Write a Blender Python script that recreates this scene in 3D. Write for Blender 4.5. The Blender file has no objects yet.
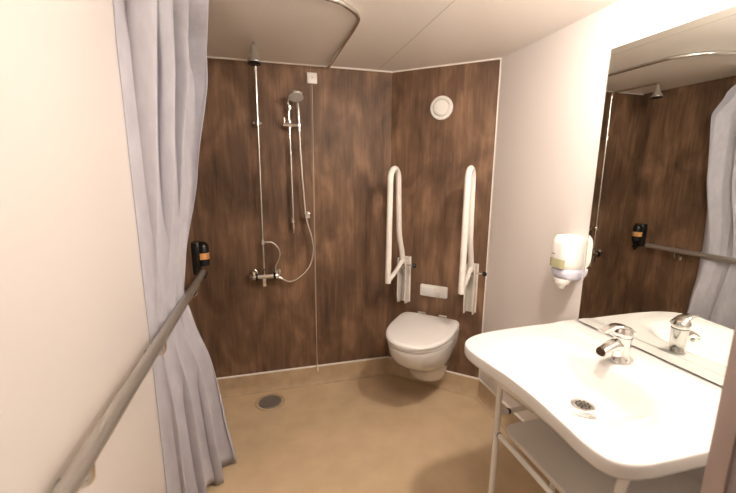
import bpy, bmesh, math, random
from mathutils import Vector, Matrix
random.seed(4)
PI = math.pi
sc = bpy.context.scene
COL = sc.collection

# ------------------------------------------------------------ camera, world, exposure, lights
cam_d = bpy.data.cameras.new('camera'); cam = bpy.data.objects.new('camera', cam_d); COL.objects.link(cam)
cam.location = (0, 0, 1.5)
yaw, pit, rol = math.radians(15.356), math.radians(10.973), math.radians(.354)
fw = Vector((math.sin(yaw)*math.cos(pit), math.cos(yaw)*math.cos(pit), -math.sin(pit)))
rt = Vector((math.cos(yaw), -math.sin(yaw), 0)); up = rt.cross(fw)
r2 = rt*math.cos(rol)+up*math.sin(rol); u2 = -rt*math.sin(rol)+up*math.cos(rol)
cam.rotation_euler = Matrix((r2, u2, -fw)).transposed().to_euler()
cam_d.sensor_width = 36; cam_d.lens = 36*371.1/736
cam_d.clip_start = .02
cam_d.dof.use_dof = True; cam_d.dof.focus_distance = 2.1; cam_d.dof.aperture_fstop = 2.4
sc.camera = cam
sc.view_settings.view_transform = 'Standard'; sc.view_settings.look = 'None'
sc.view_settings.gamma = 1; sc.view_settings.use_curve_mapping = False
sc.view_settings.exposure = .90
sc.cycles.sample_clamp_indirect = 40
w = bpy.data.worlds.new('world'); sc.world = w; w.use_nodes = True
w.node_tree.nodes['Background'].inputs[0].default_value = (1, .85, .7, 1)
w.node_tree.nodes['Background'].inputs[1].default_value = .05
LIGHT_MAIN, LIGHT_FILL = 300.0, 21.0     # emission strength of the basin lamp dome and the added fill globe
LIGHT_COL = (1.0, .885, .775)

# ------------------------------------------------------------ materials
def mat(name, col=(.8,.8,.8), rough=.5, metal=0, coat=0, spec=.5, emit=0, trans=0):
    m = bpy.data.materials.new(name); m.use_nodes = True
    b = m.node_tree.nodes['Principled BSDF']
    b.inputs['Base Color'].default_value = (*col, 1); b.inputs['Roughness'].default_value = rough
    b.inputs['Metallic'].default_value = metal; b.inputs['Coat Weight'].default_value = coat
    b.inputs['Specular IOR Level'].default_value = spec
    b.inputs['Transmission Weight'].default_value = trans
    if emit:
        b.inputs['Emission Color'].default_value = (*LIGHT_COL, 1); b.inputs['Emission Strength'].default_value = emit
    return m
def noisy(m, c1, c2, scale=(3,3,3), detail=4, lo=.35, hi=.65, rough=None, bump=0, bscale=None):
    nt = m.node_tree; N = nt.nodes; Lk = nt.links; b = N['Principled BSDF']
    tc = N.new('ShaderNodeTexCoord'); mp = N.new('ShaderNodeMapping'); mp.inputs['Scale'].default_value = scale
    no = N.new('ShaderNodeTexNoise'); no.inputs['Scale'].default_value = 1; no.inputs['Detail'].default_value = detail
    cr = N.new('ShaderNodeValToRGB'); e = cr.color_ramp.elements
    e[0].position = lo; e[0].color = (*c1, 1); e[1].position = hi; e[1].color = (*c2, 1)
    Lk.new(tc.outputs['Object'], mp.inputs[0]); Lk.new(mp.outputs[0], no.inputs['Vector'])
    Lk.new(no.outputs[0], cr.inputs[0]); Lk.new(cr.outputs[0], b.inputs['Base Color'])
    if bump:
        n2 = N.new('ShaderNodeTexNoise'); n2.inputs['Scale'].default_value = bscale; n2.inputs['Detail'].default_value = 3
        bp = N.new('ShaderNodeBump'); bp.inputs['Strength'].default_value = bump; bp.inputs['Distance'].default_value = .002
        Lk.new(tc.outputs['Object'], n2.inputs['Vector']); Lk.new(n2.outputs[0], bp.inputs['Height']); Lk.new(bp.outputs[0], b.inputs['Normal'])
    return m
def wood_mat():
    m = mat('dark_wood_laminate', rough=.5, spec=.28)
    nt = m.node_tree; N = nt.nodes; Lk = nt.links; b = N['Principled BSDF']
    tc = N.new('ShaderNodeTexCoord')
    def nz(s, det, dist=0):
        mp = N.new('ShaderNodeMapping'); mp.inputs['Scale'].default_value = s
        n = N.new('ShaderNodeTexNoise'); n.inputs['Scale'].default_value = 1; n.inputs['Detail'].default_value = det
        n.inputs['Distortion'].default_value = dist
        Lk.new(tc.outputs['Object'], mp.inputs[0]); Lk.new(mp.outputs[0], n.inputs['Vector']); return n
    a = nz((5.5, 5.5, 3.0), 9, .7); f = nz((60, 60, 4.0), 6, .5); g = nz((17, 17, 2.4), 8, .7)
    mx = N.new('ShaderNodeMix'); mx.data_type = 'FLOAT'; mx.inputs[0].default_value = .36
    mx2 = N.new('ShaderNodeMix'); mx2.data_type = 'FLOAT'; mx2.inputs[0].default_value = .19
    Lk.new(a.outputs[0], mx.inputs[2]); Lk.new(g.outputs[0], mx.inputs[3])
    Lk.new(mx.outputs[0], mx2.inputs[2]); Lk.new(f.outputs[0], mx2.inputs[3])
    cr = N.new('ShaderNodeValToRGB'); cr.color_ramp.elements[0].position = .34; cr.color_ramp.elements[1].position = .68
    cr.color_ramp.elements[0].color = (.070, .041, .027, 1); cr.color_ramp.elements[1].color = (.35, .205, .122, 1)
    e = cr.color_ramp.elements.new(.50); e.color = (.165, .096, .058, 1)
    Lk.new(mx2.outputs[0], cr.inputs[0]); Lk.new(cr.outputs[0], b.inputs['Base Color'])
    bp = N.new('ShaderNodeBump'); bp.inputs['Strength'].default_value = .15; bp.inputs['Distance'].default_value = .001
    Lk.new(f.outputs[0], bp.inputs['Height']); Lk.new(bp.outputs[0], b.inputs['Normal'])
    return m
M = {}
M['wood'] = wood_mat()
M['wall'] = mat('cream_wall_panel', (.72,.67,.64), .38, spec=.4)
M['ceil'] = mat('ceiling_panel', (.92,.87,.81), .35, spec=.4)
M['floor'] = noisy(mat('tan_vinyl_floor', rough=.38, spec=.45), (.58,.43,.27), (.69,.53,.345), (6,6,6), 8, .3, .72, bump=.25, bscale=60)
M['skirt'] = noisy(mat('tan_vinyl_skirting', rough=.45), (.46,.34,.215), (.57,.435,.285), (14,14,14), 6, .3, .7, bump=.2, bscale=90)
M['seal'] = mat('white_sealant', (.82,.78,.72), .5)
M['trimw'] = mat('white_trim', (.80,.76,.70), .4)
M['joint'] = mat('ceiling_joint', (.46,.42,.37), .6)
M['seam'] = mat('light_panel_joint', (.34,.24,.16), .5)
M['cer'] = mat('white_ceramic', (.74,.725,.705), .09, coat=.6)
M['plastic'] = mat('white_plastic', (.84,.82,.78), .28)
M['lid'] = mat('white_seat_plastic', (.83,.81,.79), .3)
M['chrome'] = mat('chrome', (.78,.77,.75), .08, 1)
M['bchrome'] = mat('satin_chrome', (.72,.70,.66), .22, 1)
M['hose'] = mat('metal_hose', (.72,.69,.63), .25, 1)
M['steel'] = mat('brushed_rail', (.47,.44,.40), .36, .75)
M['dsteel'] = mat('worn_drain_steel', (.30,.28,.25), .5, .6)
M['enam'] = mat('white_enamel', (.84,.80,.74), .25)
M['black'] = mat('black_plastic', (.012,.012,.012), .15)
M['dark'] = mat('dark_rubber', (.02,.02,.02), .6)
M['orange'] = mat('orange_label', (.72,.36,.12), .6)
M['print'] = mat('label_print', (.22,.12,.06), .6)
M['window'] = mat('level_window', (.46,.43,.26), .2)
M['lavender'] = mat('translucent_base', (.62,.62,.72), .2)
M['greyp'] = mat('grey_print', (.35,.34,.34), .5)
M['face'] = mat('spray_face_grey', (.50,.47,.43), .35)
M['frame'] = mat('door_frame_paint', (.40,.31,.28), .45)
M['frame2'] = mat('door_frame_inner', (.27,.22,.215), .5)
M['curtain'] = noisy(mat('lilac_grey_fabric', rough=.85, spec=.15), (.46,.45,.50), (.52,.51,.56), (40,40,12), 3, .3, .7, bump=.3, bscale=500)
M['mirror'] = mat('mirror_glass', (.84,.86,.83), .0, 1)
M['edge'] = mat('mirror_edge', (.10,.11,.10), .3)
M['lampglass'] = mat('lamp_diffuser', (1,1,1), .4, emit=LIGHT_MAIN)
M['fillglass'] = mat('fill_globe_glow', (1,1,1), .4, emit=LIGHT_FILL)  # glow of the added fill globe, no lamp of the room
M['drainhole'] = mat('drain_cavity', (.03,.025,.02), .7)
M['cord'] = mat('cord', (.70,.60,.48), .7)
M['yellow'] = mat('aged_plastic', (.70,.55,.25), .5)

# ------------------------------------------------------------ mesh helpers
def obj(name, bm, m, parent=None, smooth=True, angle=35):
    bmesh.ops.recalc_face_normals(bm, faces=bm.faces)
    me = bpy.data.meshes.new(name); bm.to_mesh(me); bm.free()
    ms = m if isinstance(m, (list, tuple)) else [m]
    for x in ms: me.materials.append(M[x] if isinstance(x, str) else x)
    o = bpy.data.objects.new(name, me); COL.objects.link(o)
    if smooth:
        for p in me.polygons: p.use_smooth = True
        try: me.set_sharp_from_angle(angle=math.radians(angle))
        except Exception: pass
    if parent is not None:
        o.parent = parent; o.matrix_parent_inverse = Matrix.Translation(-parent.location)
    return o
def tag(o, label, cat, group=None):
    o['label'] = label; o['category'] = cat
    if group: o['group'] = group
    return o
def thing(name, label, cat, loc=(0,0,0), group=None):
    o = bpy.data.objects.new(name, None); COL.objects.link(o); o.location = loc
    o.empty_display_size = .05
    return tag(o, label, cat, group)
def struct(name, bm, m, **k):
    o = obj(name, bm, m, **k); o['kind'] = 'structure'; return o
def box(bm, lo, hi, bev=0, seg=2, mi=0, mtx=None):
    v = [bm.verts.new((x,y,z)) for x in (lo[0],hi[0]) for y in (lo[1],hi[1]) for z in (lo[2],hi[2])]
    fs = [bm.faces.new([v[i] for i in q]) for q in ((0,1,3,2),(4,6,7,5),(0,4,5,1),(2,3,7,6),(0,2,6,4),(1,5,7,3))]
    for f in fs: f.material_index = mi
    if bev:
        es = list({e for f in fs for e in f.edges})
        r = bmesh.ops.bevel(bm, geom=es, offset=bev, segments=seg, affect='EDGES', profile=.5)
        vs = list({x for f in r['faces'] for x in f.verts} | {x for x in v if x.is_valid})
        for f in r['faces']: f.material_index = mi
    else: vs = v
    if mtx is not None:
        for x in vs: x.co = mtx @ x.co
    return bm
def smoothpath(pts, n=8):
    P = [Vector(p) for p in pts]; P = [2*P[0]-P[1]]+P+[2*P[-1]-P[-2]]
    out = []
    for i in range(1, len(P)-2):
        a,b,c,d = P[i-1:i+3]
        for k in range(n):
            t = k/n
            out.append(.5*((2*b)+(c-a)*t+(2*a-5*b+4*c-d)*t*t+(3*b-a-3*c+d)*t**3))
    out.append(P[-2]); return out
def fillet(pts, r, n=6):
    P = [Vector(p) for p in pts]; out = [P[0]]
    for i in range(1, len(P)-1):
        a = P[i-1]-P[i]; b = P[i+1]-P[i]; rr = min(r, a.length*.49, b.length*.49)
        p0 = P[i]+a.normalized()*rr; p1 = P[i]+b.normalized()*rr
        for k in range(n+1):
            t = k/n; out.append((1-t)**2*p0+2*t*(1-t)*P[i]+t*t*p1)
    out.append(P[-1]); return out
def tube(bm, path, r, n=12, cap=True, mi=0):
    P = [Vector(p) for p in path]; rad = r if isinstance(r, (list, tuple)) else [r]*len(P)
    T = [(P[min(i+1,len(P)-1)]-P[max(i-1,0)]).normalized() for i in range(len(P))]
    up_ = Vector((0,0,1)) if abs(T[0].z) < .9 else Vector((1,0,0))
    u = T[0].cross(up_).normalized(); rings = []
    for i, p in enumerate(P):
        u = (u-T[i]*u.dot(T[i])).normalized(); v = T[i].cross(u)
        rings.append([bm.verts.new(p+(u*math.cos(a)+v*math.sin(a))*rad[i]) for a in [2*PI*k/n for k in range(n)]])
    for a, b in zip(rings, rings[1:]):
        for k in range(n): bm.faces.new((a[k], a[(k+1)%n], b[(k+1)%n], b[k])).material_index = mi
    if cap:
        bm.faces.new(rings[0]).material_index = mi; bm.faces.new(rings[-1]).material_index = mi
    return bm
def lathe(bm, base, axis, prof, n=28, mi=0, sy=1):
    """prof: list of (distance along axis, radius)"""
    ax = Vector(axis).normalized(); ref = Vector((0,0,1)) if abs(ax.z) < .9 else Vector((1,0,0))
    u = ax.cross(ref).normalized(); v = ax.cross(u); base = Vector(base); rings = []
    for h, r in prof:
        rings.append([bm.verts.new(base+ax*h+(u*math.cos(2*PI*k/n)+v*math.sin(2*PI*k/n)*sy)*max(r, 1e-4)) for k in range(n)])
    for a, b in zip(rings, rings[1:]):
        for k in range(n): bm.faces.new((a[k], a[(k+1)%n], b[(k+1)%n], b[k])).material_index = mi
    bm.faces.new(rings[0]).material_index = mi; bm.faces.new(rings[-1]).material_index = mi
    return bm
def loft(bm, rings, mi=0, capa=True, capb=True):
    R = [[bm.verts.new(p) for p in r] for r in rings]; n = len(R[0])
    for a, b in zip(R, R[1:]):
        for k in range(n): bm.faces.new((a[k], a[(k+1)%n], b[(k+1)%n], b[k])).material_index = mi
    if capa: bm.faces.new(R[0]).material_index = mi
    if capb: bm.faces.new(R[-1]).material_index = mi
    return bm
NB = bmesh.new
def boxo(name, lo, hi, m, parent=None, bev=0, **k): return obj(name, box(NB(), lo, hi, bev), m, parent, **k)
def boxs(name, lo, hi, m): return struct(name, box(NB(), lo, hi), m, smooth=False)

# ------------------------------------------------------------ room shell
XL, XR, YB, H = -.43, 1.36, 2.5, 2.17
CA, CB = Vector((.845, 2.5, 0)), Vector((1.36, 2.04, 0))
U = (CB-CA).normalized(); Nn = Vector((U.y, -U.x, 0))          # Nn points into the room
def ch(s, d, z): return CA+U*s+Nn*d+Vector((0,0,z))              # a point on the angled wall: along, out, up
CHM = Matrix((( U.x, Nn.x, 0, CA.x), (U.y, Nn.y, 0, CA.y), (0,0,1,0), (0,0,0,1)))
boxs('floor', (XL-.08, -1.4, -.06), (XR+.08, YB+.08, 0), 'floor')
boxs('ceiling', (XL-.08, -1.4, H), (XR+.08, YB+.08, H+.06), 'ceil')
boxs('wall_back', (XL-.08, YB, 0), (CA.x+.12, YB+.08, H), 'wood')
struct('wall_corner', box(NB(), (0, -.06, 0), (.69, 0, H), mtx=CHM), 'wood', smooth=False)
boxs('wall_left', (XL-.08, 1.47, 0), (XL, YB, H), 'wood')
boxs('wall_entry', (XL-.08, -1.4, 0), (XL, 1.47, H), 'wall')
boxs('wall_right', (XR, -1.4, 0), (XR+.08, CB.y, H), 'wall')
boxs('wall_behind', (XL, -1.4, 0), (XR, -1.32, H), 'wall')
bm = NB(); box(bm, (.80, .27, 0), (XR, .395, H)); box(bm, (XL, .27, 2.1), (.80, .395, H))
struct('wall_front', bm, 'wall', smooth=False)
# door frame the camera stands in
bm = NB()
box(bm, (.752, .372, 0), (.80, .405, 2.1), .003, mi=0)
box(bm, (.757, .365, 0), (.80, .372, 2.1), mi=1)
box(bm, (.7535, .24, 0), (.80, .365, 2.1), .003, mi=1)
struct('door_1', bm, ['frame', 'frame2'])
# skirting: coved vinyl with a white sealant bead on top
def skirting(name, p, q, ta, tb):
    """p->q along the wall foot; ta, tb = unit miter directions (scaled) into the room at p and q"""
    prof = [(.0,.0),(.045,.001),(.022,.008),(.012,.024),(.010,.05),(.010,.126)]
    bm = NB(); A_ = []; B_ = []
    for d, z in prof+[(.0, .126)]:
        A_.append(bm.verts.new(p+ta*d+Vector((0,0,z)))); B_.append(bm.verts.new(q+tb*d+Vector((0,0,z))))
    n = len(A_)
    for k in range(n): bm.faces.new((A_[k], A_[(k+1)%n], B_[(k+1)%n], B_[k]))
    bm.faces.new(A_); bm.faces.new(B_)
    pr = [(0,.126),(.0115,.126),(.009,.132),(0,.134)]
    A2 = [bm.verts.new(p+ta*d+Vector((0,0,z))) for d,z in pr]; B2 = [bm.verts.new(q+tb*d+Vector((0,0,z))) for d,z in pr]
    for k in range(4): bm.faces.new((A2[k], A2[(k+1)%4], B2[(k+1)%4], B2[k])).material_index = 1
    bm.faces.new(A2).material_index = 1; bm.faces.new(B2).material_index = 1
    return struct(name, bm, ['skirt', 'seal'])
def miter(n1, n2):
    n1, n2 = Vector(n1), Vector(n2); m = (n1+n2).normalized(); return m/m.dot(n1)
nl, nb, nc, nr = Vector((1,0,0)), Vector((0,-1,0)), Nn.copy(), Vector((-1,0,0))
PL0, PLB, PR0 = Vector((XL,-1.32,0)), Vector((XL,YB,0)), Vector((XR,.395,0))
skirting('baseboard_left', PL0, PLB, nl, miter(nl,nb))
skirting('baseboard_back', PLB, CA, miter(nl,nb), miter(nb,nc))
skirting('baseboard_corner', CA, CB, miter(nb,nc), miter(nc,nr))
skirting('baseboard_right', CB, PR0, miter(nc,nr), nr)
# joints and trims
struct('trim_1', box(NB(), (.303,YB-.0015,.134), (.307,YB,H)), 'seam', smooth=False)
struct('trim_2', box(NB(), (.683,0,.134), (.69,.003,H), mtx=CHM), 'trimw', smooth=False)
bm = NB(); box(bm, (XL, YB-.006, H-.007), (CA.x, YB, H)); box(bm, (0,0,H-.007), (.69,.006,H), mtx=CHM)
struct('trim_4', bm, 'trimw', smooth=False)
struct('trim_3', box(NB(), (.745, .40, H-.0008), (.7468, YB-.02, H)), 'joint', smooth=False)

# ------------------------------------------------------------ ceiling lamp and an added fill globe
def dome(x, y, r, m, label, k=1):
    t = thing('ceiling_lamp', label, 'ceiling light', (x, y, H))
    obj('bezel', lathe(NB(), (x,y,H), (0,0,-1), [(0,r*1.25),(.008,r*1.25),(.012,r*1.15),(.012,r)]), 'trimw', t)
    obj('diffuser', lathe(NB(), (x,y,H-.012), (0,0,-1), [(0,r),(.012*k,r*.98),(.028*k,r*.85),(.042*k,r*.55),(.048*k,r*.2)]), m, t)
dome(.93, .86, .050, 'lampglass', 'small round ceiling lamp over the wash basin')
GC = Vector((.42, .70, 1.99))  # globe added out of view to brighten the ceiling and far end
t = thing('fill_globe', 'added unseen fill globe on a short stem below the ceiling', 'ceiling light', (.42, .70, H))
obj('stem', lathe(NB(), (GC.x,GC.y,H), (0,0,-1), [(0,.055),(.008,.055),(.014,.012),(.085,.012),(.090,.030),(.098,.030)]), 'trimw', t)
obj('globe', lathe(NB(), GC+Vector((0,0,.10)), (0,0,-1), [(.10-.10*math.cos(PI*k/16), .10*math.sin(PI*k/16)) for k in range(17)]), 'fillglass', t)

# ------------------------------------------------------------ wall-hung toilet on the angled wall
TS = .350
def dsec(w, d0, d1, z, n=64, pf=2.25, pb=7):
    d1 = d1*1.045; dc = d0+(d1-d0)*.38; out = []
    for k in range(n):
        a = 2*PI*k/n; c, s = math.cos(a), math.sin(a)
        e = pf if s > 0 else pb; b = (d1-dc) if s > 0 else (dc-d0)
        f = (abs(c)**e+abs(s)**e)**(-1/e)
        out.append(ch(TS+w*1.05*c*f, dc+b*s*f, z+.020))
    return out
t = thing('wall_hung_toilet', 'white wall-hung toilet with closed lid on the angled wood wall', 'toilet', ch(TS, 0, .138))
rings = [dsec(w, 0, d1, z) for z, w, d1 in [(.118,.100,.19),(.122,.112,.215),(.14,.120,.235),(.185,.128,.265),(.235,.138,.305),(.265,.147,.345),(.29,.157,.39),(.32,.168,.44),(.365,.180,.492),(.41,.188,.522),(.450,.191,.534),(.474,.191,.536),(.480,.188,.532)]]
obj('bowl', loft(NB(), rings), 'cer', t, angle=60)
rings = [dsec(w, .03, d1, z) for z, w, d1 in [(.480,.187,.534),(.483,.193,.541),(.496,.194,.543),(.500,.191,.539)]]
obj('seat', loft(NB(), rings), 'lid', t, angle=60)
rings = [dsec(w, d0, d1, z) for z, w, d0, d1 in [(.501,.193,.048,.543),(.504,.197,.045,.548),(.515,.197,.045,.548),(.523,.193,.048,.543),(.527,.180,.06,.528),(.5285,.12,.11,.44),(.529,.05,.18,.34)]]
obj('lid', loft(NB(), rings), 'lid', t, angle=60)
for s in (-.075, .075):
    obj('hinge', lathe(NB(), ch(TS+s-.030, .032, .545), U, [(0,.008),(.002,.011),(.058,.011),(.060,.008)]), 'bchrome', t)
t = thing('flush_plate', 'white two-button flush plate above the toilet', 'flush plate', ch(TS, 0, .70))
obj('plate', box(NB(), (.248,0,.665), (.442,.012,.748), .010, 3, mtx=CHM), 'plastic', t)
obj('button', box(NB(), (.262,.011,.680), (.352,.016,.733), .004, 2, mtx=CHM), 'lid', t)
obj('button', box(NB(), (.358,.011,.680), (.428,.016,.733), .004, 2, mtx=CHM), 'lid', t)

# ventilation valve
t = thing('air_vent', 'round white air valve high on the angled wood wall', 'vent', ch(.346, 0, 1.917))
obj('ring', lathe(NB(), ch(.346,0,1.917), Nn, [(0,.073),(.010,.073),(.015,.068),(.015,.056),(.004,.050)]), 'plastic', t)
obj('disc', lathe(NB(), ch(.346,.0045,1.917), Nn, [(0,.030),(.012,.046),(.018,.046),(.021,.038),(.021,.01)]), 'plastic', t)

# ------------------------------------------------------------ fold-up support rails either side of the toilet
def fold_rail(s, label):
    t = thing('fold_up_support_rail', label, 'grab rail', ch(s, 0, .60), 'fold-up toilet support rails')
    # one bent tube: hinge -> rear upright -> loop at the top -> front upright
    A_ = [ch(s,.075,.90), ch(s,.090,.98), ch(s,.145,1.10), ch(s,.162,1.22), ch(s,.182,1.46)]
    top = [ch(s, .248-.065*math.cos(a), 1.472+.065*math.sin(a)) for a in [PI*k/10 for k in range(11)]]
    path = smoothpath(A_, 6)+top+[ch(s,.315,1.40), ch(s,.325,.85), ch(s,.325,.820)]
    obj('rail_tube', tube(NB(), path, .0185, 16), 'enam', t)
    obj('hinge_arm', tube(NB(), [ch(s,.320,.832), ch(s,.20,.865), ch(s,.085,.915)], .015, 12), 'enam', t)
    bm = NB(); box(bm, (s-.038,0,.60), (s+.038,.008,.935), .003, mtx=CHM)
    obj('wall_plate', bm, 'enam', t)
    for q in (-1, 1):
        bm = NB(); x0 = s+q*.028
        pts = [(.008,.935),(.092,.935),(.092,.66),(.080,.61),(.066,.632),(.052,.605),(.008,.605)]
        a = [bm.verts.new(CHM @ Vector((x0-.003, d, z))) for d, z in pts]; b = [bm.verts.new(CHM @ Vector((x0+.003, d, z))) for d, z in pts]
        bm.faces.new(a); bm.faces.new(b)
        for k in range(7): bm.faces.new((a[k], a[(k+1)%7], b[(k+1)%7], b[k]))
        obj('bracket_cheek', bm, 'enam', t, smooth=False)
    obj('hinge_pin', tube(NB(), [ch(s-.034,.08,.890), ch(s+.078,.08,.890)], .006, 12), 'bchrome', t)
    obj('knob', lathe(NB(), ch(s+.074,.08,.890), U, [(0,.008),(.004,.014),(.014,.017),(.024,.012),(.028,.004)], 20), 'black', t)
    obj('spring', lathe(NB(), ch(s-.022,.085,.87), U, [(0,.008),(.044,.008)], 12), 'bchrome', t)
fold_rail(.135, 'white fold-up support rail between the toilet and the room corner')
fold_rail(.600, 'white fold-up support rail nearer the cream wall and soap dispenser')

# ------------------------------------------------------------ shower fittings on the back wall
RX = -.032
t = thing('shower_mixer', 'chrome thermostatic shower mixer low on the back wall', 'shower mixer', (-.03, YB, .85))
obj('body', tube(NB(), [(-.075,2.435,.843),(.030,2.435,.843)], .0165, 20), 'bchrome', t)
for x0, x1, in ((-.075,-.125), (.030,.062)):
    dx = -1 if x1 < x0 else 1
    obj('control_knob', lathe(NB(), (x0,2.435,.843), (dx,0,0), [(0,.019),(.005,.023),(abs(x1-x0)-.008,.023),(abs(x1-x0),.018)], 20), 'chrome', t)
    obj('grip_ring', lathe(NB(), (x0,2.435,.843), (dx,0,0), [(-.004,.0205),(.008,.0245),(.010,.0245),(.014,.0205)], 20), 'black', t)
for x in (-.100, .046):
    obj('wall_union', lathe(NB(), (x,2.5,.850), (0,-1,0), [(0,.030),(.006,.030),(.012,.019),(.048,.017),(.055,.012)], 20), 'bchrome', t)
    obj('stop_cap', lathe(NB(), (x,2.440,.862), (0,-.25,1), [(0,.017),(.012,.021),(.024,.018),(.030,.006)], 20), 'chrome', t)
obj('outlet_lever', box(NB(), (-.046,2.420,.778), (-.020,2.440,.830), .004), 'bchrome', t)
obj('union_nut', lathe(NB(), (RX,2.437,.856), (0,0,1), [(0,.011),(.028,.011),(.030,.008)], 8), 'chrome', t)

t = thing('overhead_shower', 'chrome riser pipe with small overhead shower head at the ceiling', 'shower', (-.035, YB, .90))

obj('riser_pipe', tube(NB(), fillet([(RX,2.437,.896),(RX+.008,2.437,2.142),(RX+.006,2.085,2.142),(RX+.006,2.085,2.115)], .03), .0085, 14), 'bchrome', t)
obj('shower_head', lathe(NB(), (RX+.006,2.085,2.125), (0,-.05,-1), [(0,.012),(.025,.015),(.042,.020),(.065,.032),(.073,.035),(.078,.034)], 24), 'steel', t)
obj('face_ring', lathe(NB(), (RX+.006,2.0818,2.046), (0,-.05,-1), [(0,.0335),(.006,.0335),(.008,.028)], 24), 'black', t)
for z in (1.80,):
    bm = NB(); tube(bm, [(RX-.002,2.5,z),(RX-.002,2.437,z)], .008, 12); lathe(bm, (RX+.004,2.437,z-.013), (0,0,1), [(0,.016),(.026,.016)], 16); tube(bm, [(RX-.022,2.437,z),(RX+.03,2.437,z)], .008, 12)
    obj('pipe_clip', bm, 'bchrome', t)
bm = NB(); lathe(bm, (RX,2.437,1.050), (0,0,1), [(0,.010),(.006,.015),(.034,.015),(.040,.010)], 18)
tube(bm, [(RX,2.437,1.07),(RX+.024,2.432,1.07)], .009, 12)
obj('diverter', bm, 'chrome', t)
obj('connecting_pipe', tube(NB(), smoothpath([(RX+.02,2.432,1.07),(.030,2.432,1.065),(.068,2.432,1.020),(.070,2.432,.97),(.045,2.435,.915),(.040,2.437,.888)], 8), .0065, 12), 'bchrome', t)

t = thing('shower_slide_bar', 'slim chrome slide bar that holds the hand shower', 'slide bar', (.17, YB, 1.15))
obj('bar', tube(NB(), [(.168,2.452,1.165),(.160,2.452,1.965)], .0085, 14), 'chrome', t)
for z in (1.20, 1.90):
    bm = NB(); lathe(bm, (.164,2.5,z), (0,-1,0), [(0,.017),(.005,.017),(.012,.010),(.044,.010)], 18)
    lathe(bm, (.164,2.452,z-.016), (0,0,1), [(0,.011),(.004,.015),(.028,.015),(.032,.011)], 18)
    obj('bar_mount', bm, 'chrome', t)
obj('end_plug', lathe(NB(), (.168,2.452,1.168), (0,0,-1), [(0,.013),(.012,.013),(.022,.006),(.05,.0055)], 16), 'chrome', t)
bm = NB(); tube(bm, [(.125,2.445,1.800),(.232,2.430,1.795)], .0135, 14); lathe(bm, (.163,2.45,1.778), (0,0,1), [(0,.017),(.044,.017)], 18)
obj('slider', bm, 'bchrome', t)
obj('holder_ring', lathe(NB(), (.164,2.448,1.890), (0,0,1), [(0,.012),(.004,.019),(.020,.019),(.024,.012)], 20), 'chrome', t)
obj('clamp_screw', tube(NB(), [(.130,2.44,1.80),(.130,2.44,1.840)], .006, 10), 'bchrome', t)
bm = NB()
hold = [(.258+.030*math.cos(a), 2.435+.030*math.sin(a)) for a in [2*PI*k/20 for k in range(20)]]
lathe(bm, (.254,2.430,1.220), (0,0,1), [(0,.026),(.002,.031),(.022,.031),(.024,.026)], 22)
tube(bm, [(.262,2.5,1.234),(.255,2.44,1.234)], .009, 12); lathe(bm, (.262,2.5,1.234), (0,-1,0), [(0,.022),(.006,.022),(.008,.012)], 18)
obj('hose_ring', bm, 'chrome', t)

t = thing('hand_shower', 'chrome hand shower with round head and looping metal hose', 'hand shower', (.22, 2.43, 1.8))
hd = Vector((.200, 2.365, 1.955)); hn = Vector((-.05,-.42,-.85)).normalized()
obj('handle', tube(NB(), smoothpath([(.220,2.425,1.760),(.218,2.428,1.86),(.212,2.415,1.93),hd-hn*.010], 6), [.010]*6+[.011]*6+[.0115]*6+[.013], 14), 'chrome', t)
obj('spray_head', lathe(NB(), hd-hn*.022, hn, [(0,.012),(.006,.032),(.014,.046),(.026,.050),(.030,.047)], 30), 'bchrome', t)
obj('spray_face', lathe(NB(), hd+hn*.0075, hn, [(0,.045),(.003,.043),(.004,.02)], 30), 'face', t)
hp = smoothpath([(.220,2.425,1.765),(.225,2.43,1.60),(.236,2.43,1.40),(.250,2.43,1.22),(.282,2.43,1.09),(.290,2.43,1.00),(.262,2.43,.895),(.195,2.43,.825),(.130,2.43,.800),(.070,2.435,.826)], 12)
obj('hose', tube(NB(), hp, .0070, 10), 'hose', t)
obj('hose_nut', lathe(NB(), (.052,2.435,.833), (1,0,-.25), [(0,.010),(.03,.010),(.034,.007)], 8), 'chrome', t)

t = thing('pull_cord_switch', 'small square white pull-cord box under the ceiling with long thin cord', 'pull cord', (.312, YB, 2.09))
obj('switch_box', box(NB(), (.280,2.478,2.058), (.344,2.5,2.122), .004), 'plastic', t)
obj('indicator', lathe(NB(), (.312,2.479,2.092), (0,-1,0), [(0,.007),(.003,.005)], 14), 'cord', t)
obj('cord', tube(NB(), [(.312,2.484,2.06),(.306,2.484,.15)], .0016, 6), 'cord', t)
obj('cord_pull', lathe(NB(), (.306,2.480,.152), (0,0,-1), [(0,.003),(.01,.007),(.05,.010),(.056,.006)], 14), 'cord', t)

# ------------------------------------------------------------ floor drain
t = thing('floor_drain', 'round steel floor drain in the tan floor below the shower', 'drain', (-.033, 2.335, 0))
DC = Vector((-.033, 2.335, 0))
obj('rim', lathe(NB(), DC, (0,0,1), [(.0,.098),(.003,.095),(.004,.084),(.001,.078)], 36), 'skirt', t)
obj('cavity', lathe(NB(), DC, (0,0,1), [(.0005,.074),(.0022,.073)], 36), 'drainhole', t)
bm = NB(); lathe(bm, DC+Vector((0,0,.0023)), (0,0,1), [(0,.073),(.0025,.071),(.0025,.064),(.0005,.063)], 36)
for i in range(-4, 5):
    h = math.sqrt(.066**2-(i*.0145)**2)
    box(bm, (DC.x-h, DC.y+i*.0145-.0035, .0024), (DC.x+h, DC.y+i*.0145+.0035, .0046))
    h2 = h
    box(bm, (DC.x+i*.0145-.0025, DC.y-h2, .0024), (DC.x+i*.0145+.0025, DC.y+h2, .0044))
obj('grate', bm, 'dsteel', t)

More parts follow.
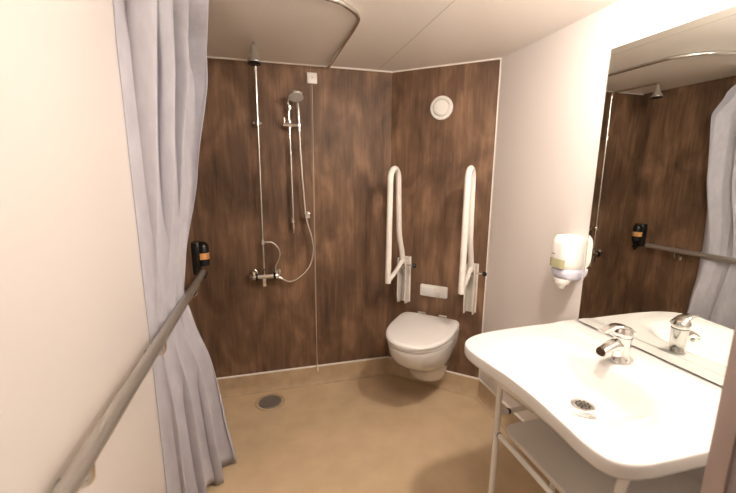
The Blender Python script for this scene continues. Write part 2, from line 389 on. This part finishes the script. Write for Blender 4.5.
# ------------------------------------------------------------ shower curtain and its track
obj_t = thing('curtain_track', 'thin curved metal curtain track fixed under the ceiling', 'curtain track', (.42, 1.75, H))
trk = smoothpath([(.415,2.495,2.158),(.420,2.1,2.158),(.424,1.78,2.158),(.410,1.68,2.158),(.352,1.605,2.158),(.29,1.562,2.158),(.18,1.530,2.158),(0,1.512,2.158),(XL+.002,1.512,2.158)], 8)
obj('track_tube', tube(NB(), trk, .0095, 12), 'bchrome', obj_t)
for p in ((.10,1.520),(-.20,1.512)):
    obj('ceiling_bracket', lathe(NB(), (p[0],p[1],H), (0,0,-1), [(0,.016),(.003,.016),(.005,.008),(.012,.008)], 14), 'bchrome', obj_t)
def lerp_tab(tab, z):
    for (z0,a),(z1,b) in zip(tab, tab[1:]):
        if z0 <= z <= z1:
            f = (z-z0)/(z1-z0); f = f*f*(3-2*f)*.5+f*.5; return a+(b-a)*f
    return tab[0][1] if z < tab[0][0] else tab[-1][1]
D_END = [(.04,.175),(.30,.138),(.60,.105),(.85,.045),(.97,.025),(1.10,.030),(1.5,.066),(1.9,.120),(2.0,.125),(2.14,.160)]
Y_END = [(.04,1.86),(.5,1.85),(.95,1.84),(1.5,1.88),(1.9,1.86),(2.02,1.78),(2.14,1.62)]
Y_BEG = [(.04,1.43),(.95,1.43),(1.9,1.435),(2.05,1.45),(2.14,1.49)]
AMP = [(.04,.034),(.5,.032),(.80,.018),(.95,.010),(1.1,.018),(1.5,.040),(2.14,.055)]
bm = NB(); NU, NV = 150, 90; grid = []
for j in range(NV+1):
    z = .035+(2.145-.035)*j/NV; row = []
    de, ye, yb, am = (lerp_tab(q, z) for q in (D_END, Y_END, Y_BEG, AMP))
    for i in range(NU+1):
        u = i/NU
        base = u**1.15*de
        ph = 2*PI*3.6*u+.5*math.sin(z*1.7)+.6*math.sin(3*u+z)
        fold = am*math.sin(ph)+am*.22*math.sin(2.3*ph+z*2)
        env = min(1, u/.06)
        x = XL+.006+base+max(fold+am*.75, 0)*env
        y = yb+(ye-yb)*u+.85*am*math.sin(ph+1.35)*env
        # back hem sweeps to the wall behind the bundle
        if u > .93:
            k = (u-.93)/.07; x -= (x-XL-.02)*.75*k*k; y += .035*math.sin(k*PI/2)
        hem = .0 if j else .022*math.sin(u*5+1)-.01
        if u < .035: x = XL+.0018+(x-XL-.0018)*(u/.035)**1.5; y = yb+(y-yb)*u/.035-.012*(1-u/.035)
        row.append(bm.verts.new((x, y, z+hem*(1) + (.03*(1-u) if j == 0 else 0))))
    grid.append(row)
for j in range(NV):
    for i in range(NU): bm.faces.new((grid[j][i], grid[j][i+1], grid[j+1][i+1], grid[j+1][i]))
cur = thing('shower_curtain', 'long lilac grey shower curtain gathered behind the wall handrail', 'shower curtain', (XL+.1, 1.65, 0))
cl = obj('curtain_cloth', bm, 'curtain', cur, angle=180)
sm = cl.modifiers.new('thickness', 'SOLIDIFY'); sm.thickness = .0015; sm.offset = 0

# ------------------------------------------------------------ handrail on the left wall
t = thing('wall_handrail', 'long brushed metal handrail along the left wall', 'handrail', (XL, 1.5, .94))
RXH, RZ = -.368, .942
obj('rail', tube(NB(), [(RXH,.60,RZ),(RXH,2.235,RZ)], .0185, 24), 'steel', t)
for y in (.60, 2.235):
    s = 1 if y > 1 else -1
    obj('end_cap', lathe(NB(), (RXH,y-s*.001,RZ), (0,s,0), [(0,.0188),(.004,.0188),(.006,.016)], 24), 'steel' if s > 0 else 'greyp', t)
for y in (.78, 1.36, 2.02):
    bm = NB(); tube(bm, fillet([(XL+.004,y,RZ-.066),(RXH,y,RZ-.068),(RXH+.002,y,RZ-.012)], .025), .0065, 12)
    lathe(bm, (XL,y,RZ-.066), (1,0,0), [(0,.019),(.004,.019),(.008,.010)], 20)
    obj('bracket', bm, 'bchrome', t)

# black dispenser in the left back corner
DY, DZ = 2.345, 1.005
t = thing('black_soap_dispenser', 'black pump soap dispenser with orange label above the handrail end', 'soap dispenser', (XL, DY, DZ))
EX = 4.5
def disp_body(bm, x0, depth, hw, z0, z1, sx, yc, pinch=.0, n=7, mi=0):
    """rounded shell standing off a side wall; sx=+1 grows towards +x"""
    rings = []
    for k in range(n+1):
        f = k/n; z = z0+(z1-z0)*f
        e = 1-.16*(abs(2*f-1)**5); e2 = e-pinch*(1-f)**2
        sec = []
        for a in [PI*q/16 for q in range(17)]:
            c, s_ = math.cos(a), math.sin(a); ex = EX
            r = (abs(c)**ex+abs(s_)**ex)**(-1/ex)
            sec.append((x0+sx*depth*s_*r*e2, yc+hw*c*r*e, z))
        rings.append(sec)
    return loft(bm, rings, mi)
obj('housing', disp_body(NB(), XL, .050, .048, .915, 1.105, 1, DY, .25, 10), 'black', t, angle=50)
obj('bottle', lathe(NB(), (XL+.056,DY-.010,.960), (0,0,1), [(0,.026),(.004,.034),(.12,.034),(.138,.024),(.145,.010)], 24), 'black', t)
bm = NB()
arc = [a for a in [-.2+PI*1.15*q/14-.2 for q in range(15)]]
def label_band(bm, cx, cy, r, z0, z1, a0, a1, n=14):
    A_ = []; B_ = []
    for q in range(n+1):
        a = a0+(a1-a0)*q/n
        A_.append(bm.verts.new((cx+r*math.cos(a), cy+r*math.sin(a), z0))); B_.append(bm.verts.new((cx+r*math.cos(a), cy+r*math.sin(a), z1)))
    for q in range(n): bm.faces.new((A_[q], A_[q+1], B_[q+1], B_[q]))
    return bm
lb = obj('label_sticker', label_band(bm, XL+.056, DY-.010, .0348, 1.003, 1.040, -PI*.62, PI*.45), 'orange', t)
bm = NB()
for k, z in enumerate((1.030, 1.021, 1.012)):
    label_band(bm, XL+.056, DY-.010, .0352, z, z+.003, -.9, .1+.25*k)
obj('print', bm, 'print', lb)
obj('pump_nozzle', lathe(NB(), (XL+.050,DY,.917), (0,0,-1), [(0,.022),(.012,.020),(.020,.012),(.034,.010)], 18), 'black', t)

# ------------------------------------------------------------ wall mirror
t = thing('wall_mirror', 'large frameless mirror on the cream wall above the wash basin', 'mirror', (XR, .9, .856))
MM = Matrix.Translation((XR,.455,0)) @ Matrix.Rotation(math.radians(.95),4,'Z') @ Matrix.Translation((-XR,-.455,0))
obj('glass', box(NB(), (XR-.006,.455,.858), (XR-.0005,1.277,1.990), mtx=MM), 'mirror', t, smooth=False)
bm = NB(); box(bm, (XR-.0066,.455,.8565), (XR-.0003,1.278,.8580), mtx=MM); box(bm, (XR-.0066,1.277,.858), (XR-.0003,1.278,1.990), mtx=MM); box(bm, (XR-.0066,.455,1.990), (XR-.0003,1.278,1.991), mtx=MM)
for y, z in ((1.22,1.93),(1.22,.93)): lathe(bm, (XR,y,z), (-1,0,0), [(0,.010),(.0125,.010)], 14)
obj('edge_strip', bm, 'edge', t, smooth=False)

# ------------------------------------------------------------ white soap dispenser beside the mirror
WY = 1.357
t = thing('white_soap_dispenser', 'white wall soap dispenser with clear level window beside the mirror', 'soap dispenser', (XR, WY, 1.0))
obj('housing', disp_body(NB(), XR, .105, .054, 1.085, 1.235, -1, WY, .03, 10), 'plastic', t, angle=50)
obj('lower_cover', disp_body(NB(), XR, .099, .051, 1.035, 1.088, -1, WY, .25, 6), 'lavender', t, angle=50)
def front_patch(bm, off, y0, y1, z0, z1, depth=.105, hw=.054):
    n = 8; A_ = []; B_ = []
    for q in range(n+1):
        y = y0+(y1-y0)*q/n; c = (y-WY)/hw; x = XR-(depth*(1-abs(c)**EX)**(1/EX)+off)
        A_.append(bm.verts.new((x,y,z0))); B_.append(bm.verts.new((x,y,z1)))
    for q in range(n): bm.faces.new((A_[q], A_[q+1], B_[q+1], B_[q]))
    return bm
obj('level_window', front_patch(NB(), .0012, WY-.044, WY+.044, 1.092, 1.132), 'window', t)
obj('mark', front_patch(NB(), .0012, WY+.005, WY+.028, 1.150, 1.156), 'greyp', t)
bm = NB(); lathe(bm, (XR-.058,WY,1.040), (0,0,-1), [(0,.036),(.012,.036),(.026,.030),(.034,.018),(.050,.012)], 22)
obj('push_nozzle', bm, 'plastic', t)

# toilet roll holder low on the right wall, peeking over the basin
t = thing('toilet_roll', 'toilet roll on a wall holder just behind the wash basin corner', 'toilet roll', (XR, 1.70, .60))
obj('paper', lathe(NB(), (XR-.065,1.635,.572), (0,1,0), [(0,.022),(0.001,.052),(.099,.052),(.1,.022)], 28), 'plastic', t)
bm = NB(); tube(bm, fillet([(XR,1.62,.640),(XR-.065,1.62,.640),(XR-.065,1.62,.572),(XR-.065,1.75,.572)], .02), .005, 10)
obj('holder', bm, 'dark', t)

# ------------------------------------------------------------ wash basin
BC = Vector((1.000, .915, 0)); Z0 = .850
def outline():
    pts = smoothpath([(x,y,0) for x,y in ((XR,1.312),(1.23,1.312),(1.102,1.311),(.958,1.305),(.853,1.292),(.785,1.268),(.745,1.235),(.727,1.192),(.726,1.13),(.737,1.056),(.748,.957),(.752,.862),(.751,.795),(.747,.718),(.742,.66),(.746,.607),(.762,.575),(.795,.556),(.85,.547),(1.005,.543),(1.2,.541),(XR,.540))], 5)
    for k in range(1, 20): pts.append(Vector((XR, .540+(1.312-.540)*k/20, 0)))
    return pts
def sst(a, b, x):
    t_ = max(0, min(1, (x-a)/(b-a))); return t_*t_*(3-2*t_)
def deck(x, y):
    dx = x-.980; dy = y-.905
    a = .215 if dx < 0 else .175; b = .285 if dy > 0 else .245
    r = (abs(dx/a)**2.5+abs(dy/b)**2.2)**(1/2.35)
    back = sst(-.2, .8, dx/.165)
    inner = .20+.44*back
    t1 = max(0, min(1, (r-inner)/(1.0-inner))); k = .75*(1-back)
    z = -.094*(1-(k*t1+(1-k)*sst(0, 1, t1)))
    z += .005*sst(1.235, 1.262, x)
    z -= .004*(1-sst(.92, 1.15, r))
    return Z0-.006+z
O = outline(); NO = len(O)
bm = NB(); rings = []
TT = [.02]+[i/44 for i in range(2, 43)]+[.975, .988]
for tt in TT: rings.append([(BC.x+(p.x-BC.x)*tt, BC.y+(p.y-BC.y)*tt, deck(BC.x+(p.x-BC.x)*tt, BC.y+(p.y-BC.y)*tt)) for p in O])
for tt, z in ((.994,.8435),(.999,.838),(1.0,.828),(1.0,.808),(.992,.800),(.97,.798),(.84,.796),(.74,.74),(.60,.700),(.35,.690),(.05,.690)):
    rings.append([(min(BC.x+(p.x-BC.x)*tt, XR-.001), BC.y+(p.y-BC.y)*tt, z) for p in O])
t = thing('wash_basin', 'wide white ceramic wash basin with curved front under the mirror', 'wash basin', (XR, .915, .69))
obj('basin', loft(NB(), rings), 'cer', t, angle=60)
bx, by = .993, .888; bz = deck(bx, by)+.0010
dg = obj('drain_grate', lathe(NB(), (bx,by,bz-.006), (0,0,1), [(0,.037),(.0065,.037),(.0080,.034),(.0075,.02)], 30), 'bchrome', t)
bm = NB()
for rr, cnt in ((.009, 5), (.021, 10)):
    for k in range(cnt):
        a = 2*PI*k/cnt; lathe(bm, (bx+rr*math.cos(a), by+rr*math.sin(a), bz-.001), (0,0,1), [(0,.0036),(.0036,.0036)], 8)
obj('drain_holes', bm, 'drainhole', dg)

# mixer tap
TX, TY, TZ = 1.205, .952, Z0+.001
t = thing('basin_tap', 'chrome single-lever tap on the back ledge of the wash basin', 'tap', (TX, TY, TZ))
obj('body', lathe(NB(), (TX,TY,TZ-.003), (.02,0,1), [(0,.030),(.004,.030),(.010,.027),(.04,.026),(.075,.028),(.092,.029)], 28), 'chrome', t)
sp = smoothpath([(TX-.002,TY,TZ+.052),(TX-.035,TY,TZ+.062),(TX-.065,TY,TZ+.055),(TX-.092,TY,TZ+.042)], 6)
bm = NB(); rr_ = []
for i, p in enumerate(sp):
    f = i/(len(sp)-1); hw = .023-.004*f; hh = .020-.006*f
    rr_.append([(p.x+.25*hh*math.sin(a), p.y+hw*math.cos(a)*(abs(math.cos(a))**-.3 if abs(math.cos(a)) > .01 else 1), p.z+hh*math.sin(a)) for a in [2*PI*k/20+.01 for k in range(20)]])
obj('spout', loft(NB(), rr_), 'chrome', t, angle=50)
obj('aerator', lathe(NB(), (TX-.080,TY,TZ+.038), (-.25,0,-1), [(0,.011),(.012,.011),(.014,.008)], 18), 'bchrome', t)
obj('cap', lathe(NB(), (TX,TY,TZ+.091), (.02,0,1), [(0,.028),(.003,.030),(.018,.030),(.030,.025),(.036,.010)], 28), 'chrome', t)
rr_ = []
for i, p in enumerate(smoothpath([(TX+.026,TY,TZ+.108),(TX-.01,TY,TZ+.128),(TX-.050,TY,TZ+.132),(TX-.098,TY,TZ+.118)], 6)):
    f = i/18; hw = .026-.010*f; hh = .009-.0045*f
    rr_.append([(p.x, p.y+hw*math.cos(a), p.z+hh*math.sin(a)) for a in [2*PI*k/18 for k in range(18)]])
obj('lever', loft(NB(), rr_), 'chrome', t, angle=50)

# stand of white tubes under the basin
t = thing('basin_stand', 'white tubular support stand beneath the wash basin', 'basin stand', (1.0, .9, 0))
LX, LXR, LYA, LYB, SZ = .850, 1.16, 1.135, .620, .490
for y in (LYA, LYB):
    obj('leg', tube(NB(), fillet([(LX,y,0),(LX,y,.735),(LX+.055,y,.792)], .07, 8), .0125, 14), 'enam', t)
    obj('leg', tube(NB(), [(LXR,y,0),(LXR,y,.4795)], .0125, 14), 'enam', t)
    obj('side_bar', tube(NB(), [(LX,y,.575),(XR,y,.575)], .009, 12), 'enam', t)
obj('front_bar', tube(NB(), [(LX,LYA,SZ),(LX,LYB,SZ)], .0105, 14), 'enam', t)
for y in (LYA, LYB):
    obj('joint_ring', lathe(NB(), (LX,y-.022 if y > .9 else y+.014,SZ), (0,1,0), [(0,.0112),(.003,.0125),(.005,.0112)], 14), 'dark', t)
    obj('joint_ring', lathe(NB(), (LX+.045,y,.575), (1,0,0), [(0,.0098),(.004,.0125),(.010,.0098)], 14), 'dark', t)
# shelf
def rrect(x0,x1,y0,y1,z,r,rb=.004,n=8):
    out = []
    for cx, cy, a0, rad in ((x1-rb,y1-rb,0,rb),(x0+r,y1-r,PI/2,r),(x0+r,y0+r,PI,r),(x1-rb,y0+rb,3*PI/2,rb)):
        for k in range(n+1):
            a = a0+PI/2*k/n; out.append((cx+rad*math.cos(a), cy+rad*math.sin(a), z))
    return out
t = thing('under_basin_shelf', 'white tray shelf fixed below the wash basin', 'shelf', (XR, .9, .50))
rs = [rrect(.885+e,XR-.002,.600+e,1.155-e,z,.05) for z, e in ((.480,.004),(.484,0),(.496,0),(.500,.004))]
obj('tray', loft(NB(), rs), 'enam', t)
t = thing('drain_pipe', 'white waste pipe between the wash basin and the wall', 'pipe', (1.0, .9, .55))
obj('trap', tube(NB(), fillet([(1.0,.90,.692),(1.0,.90,.560),(1.09,.90,.560),(1.09,.90,.62),(XR-.001,.90,.62)], .04), .017, 14), 'plastic', t)
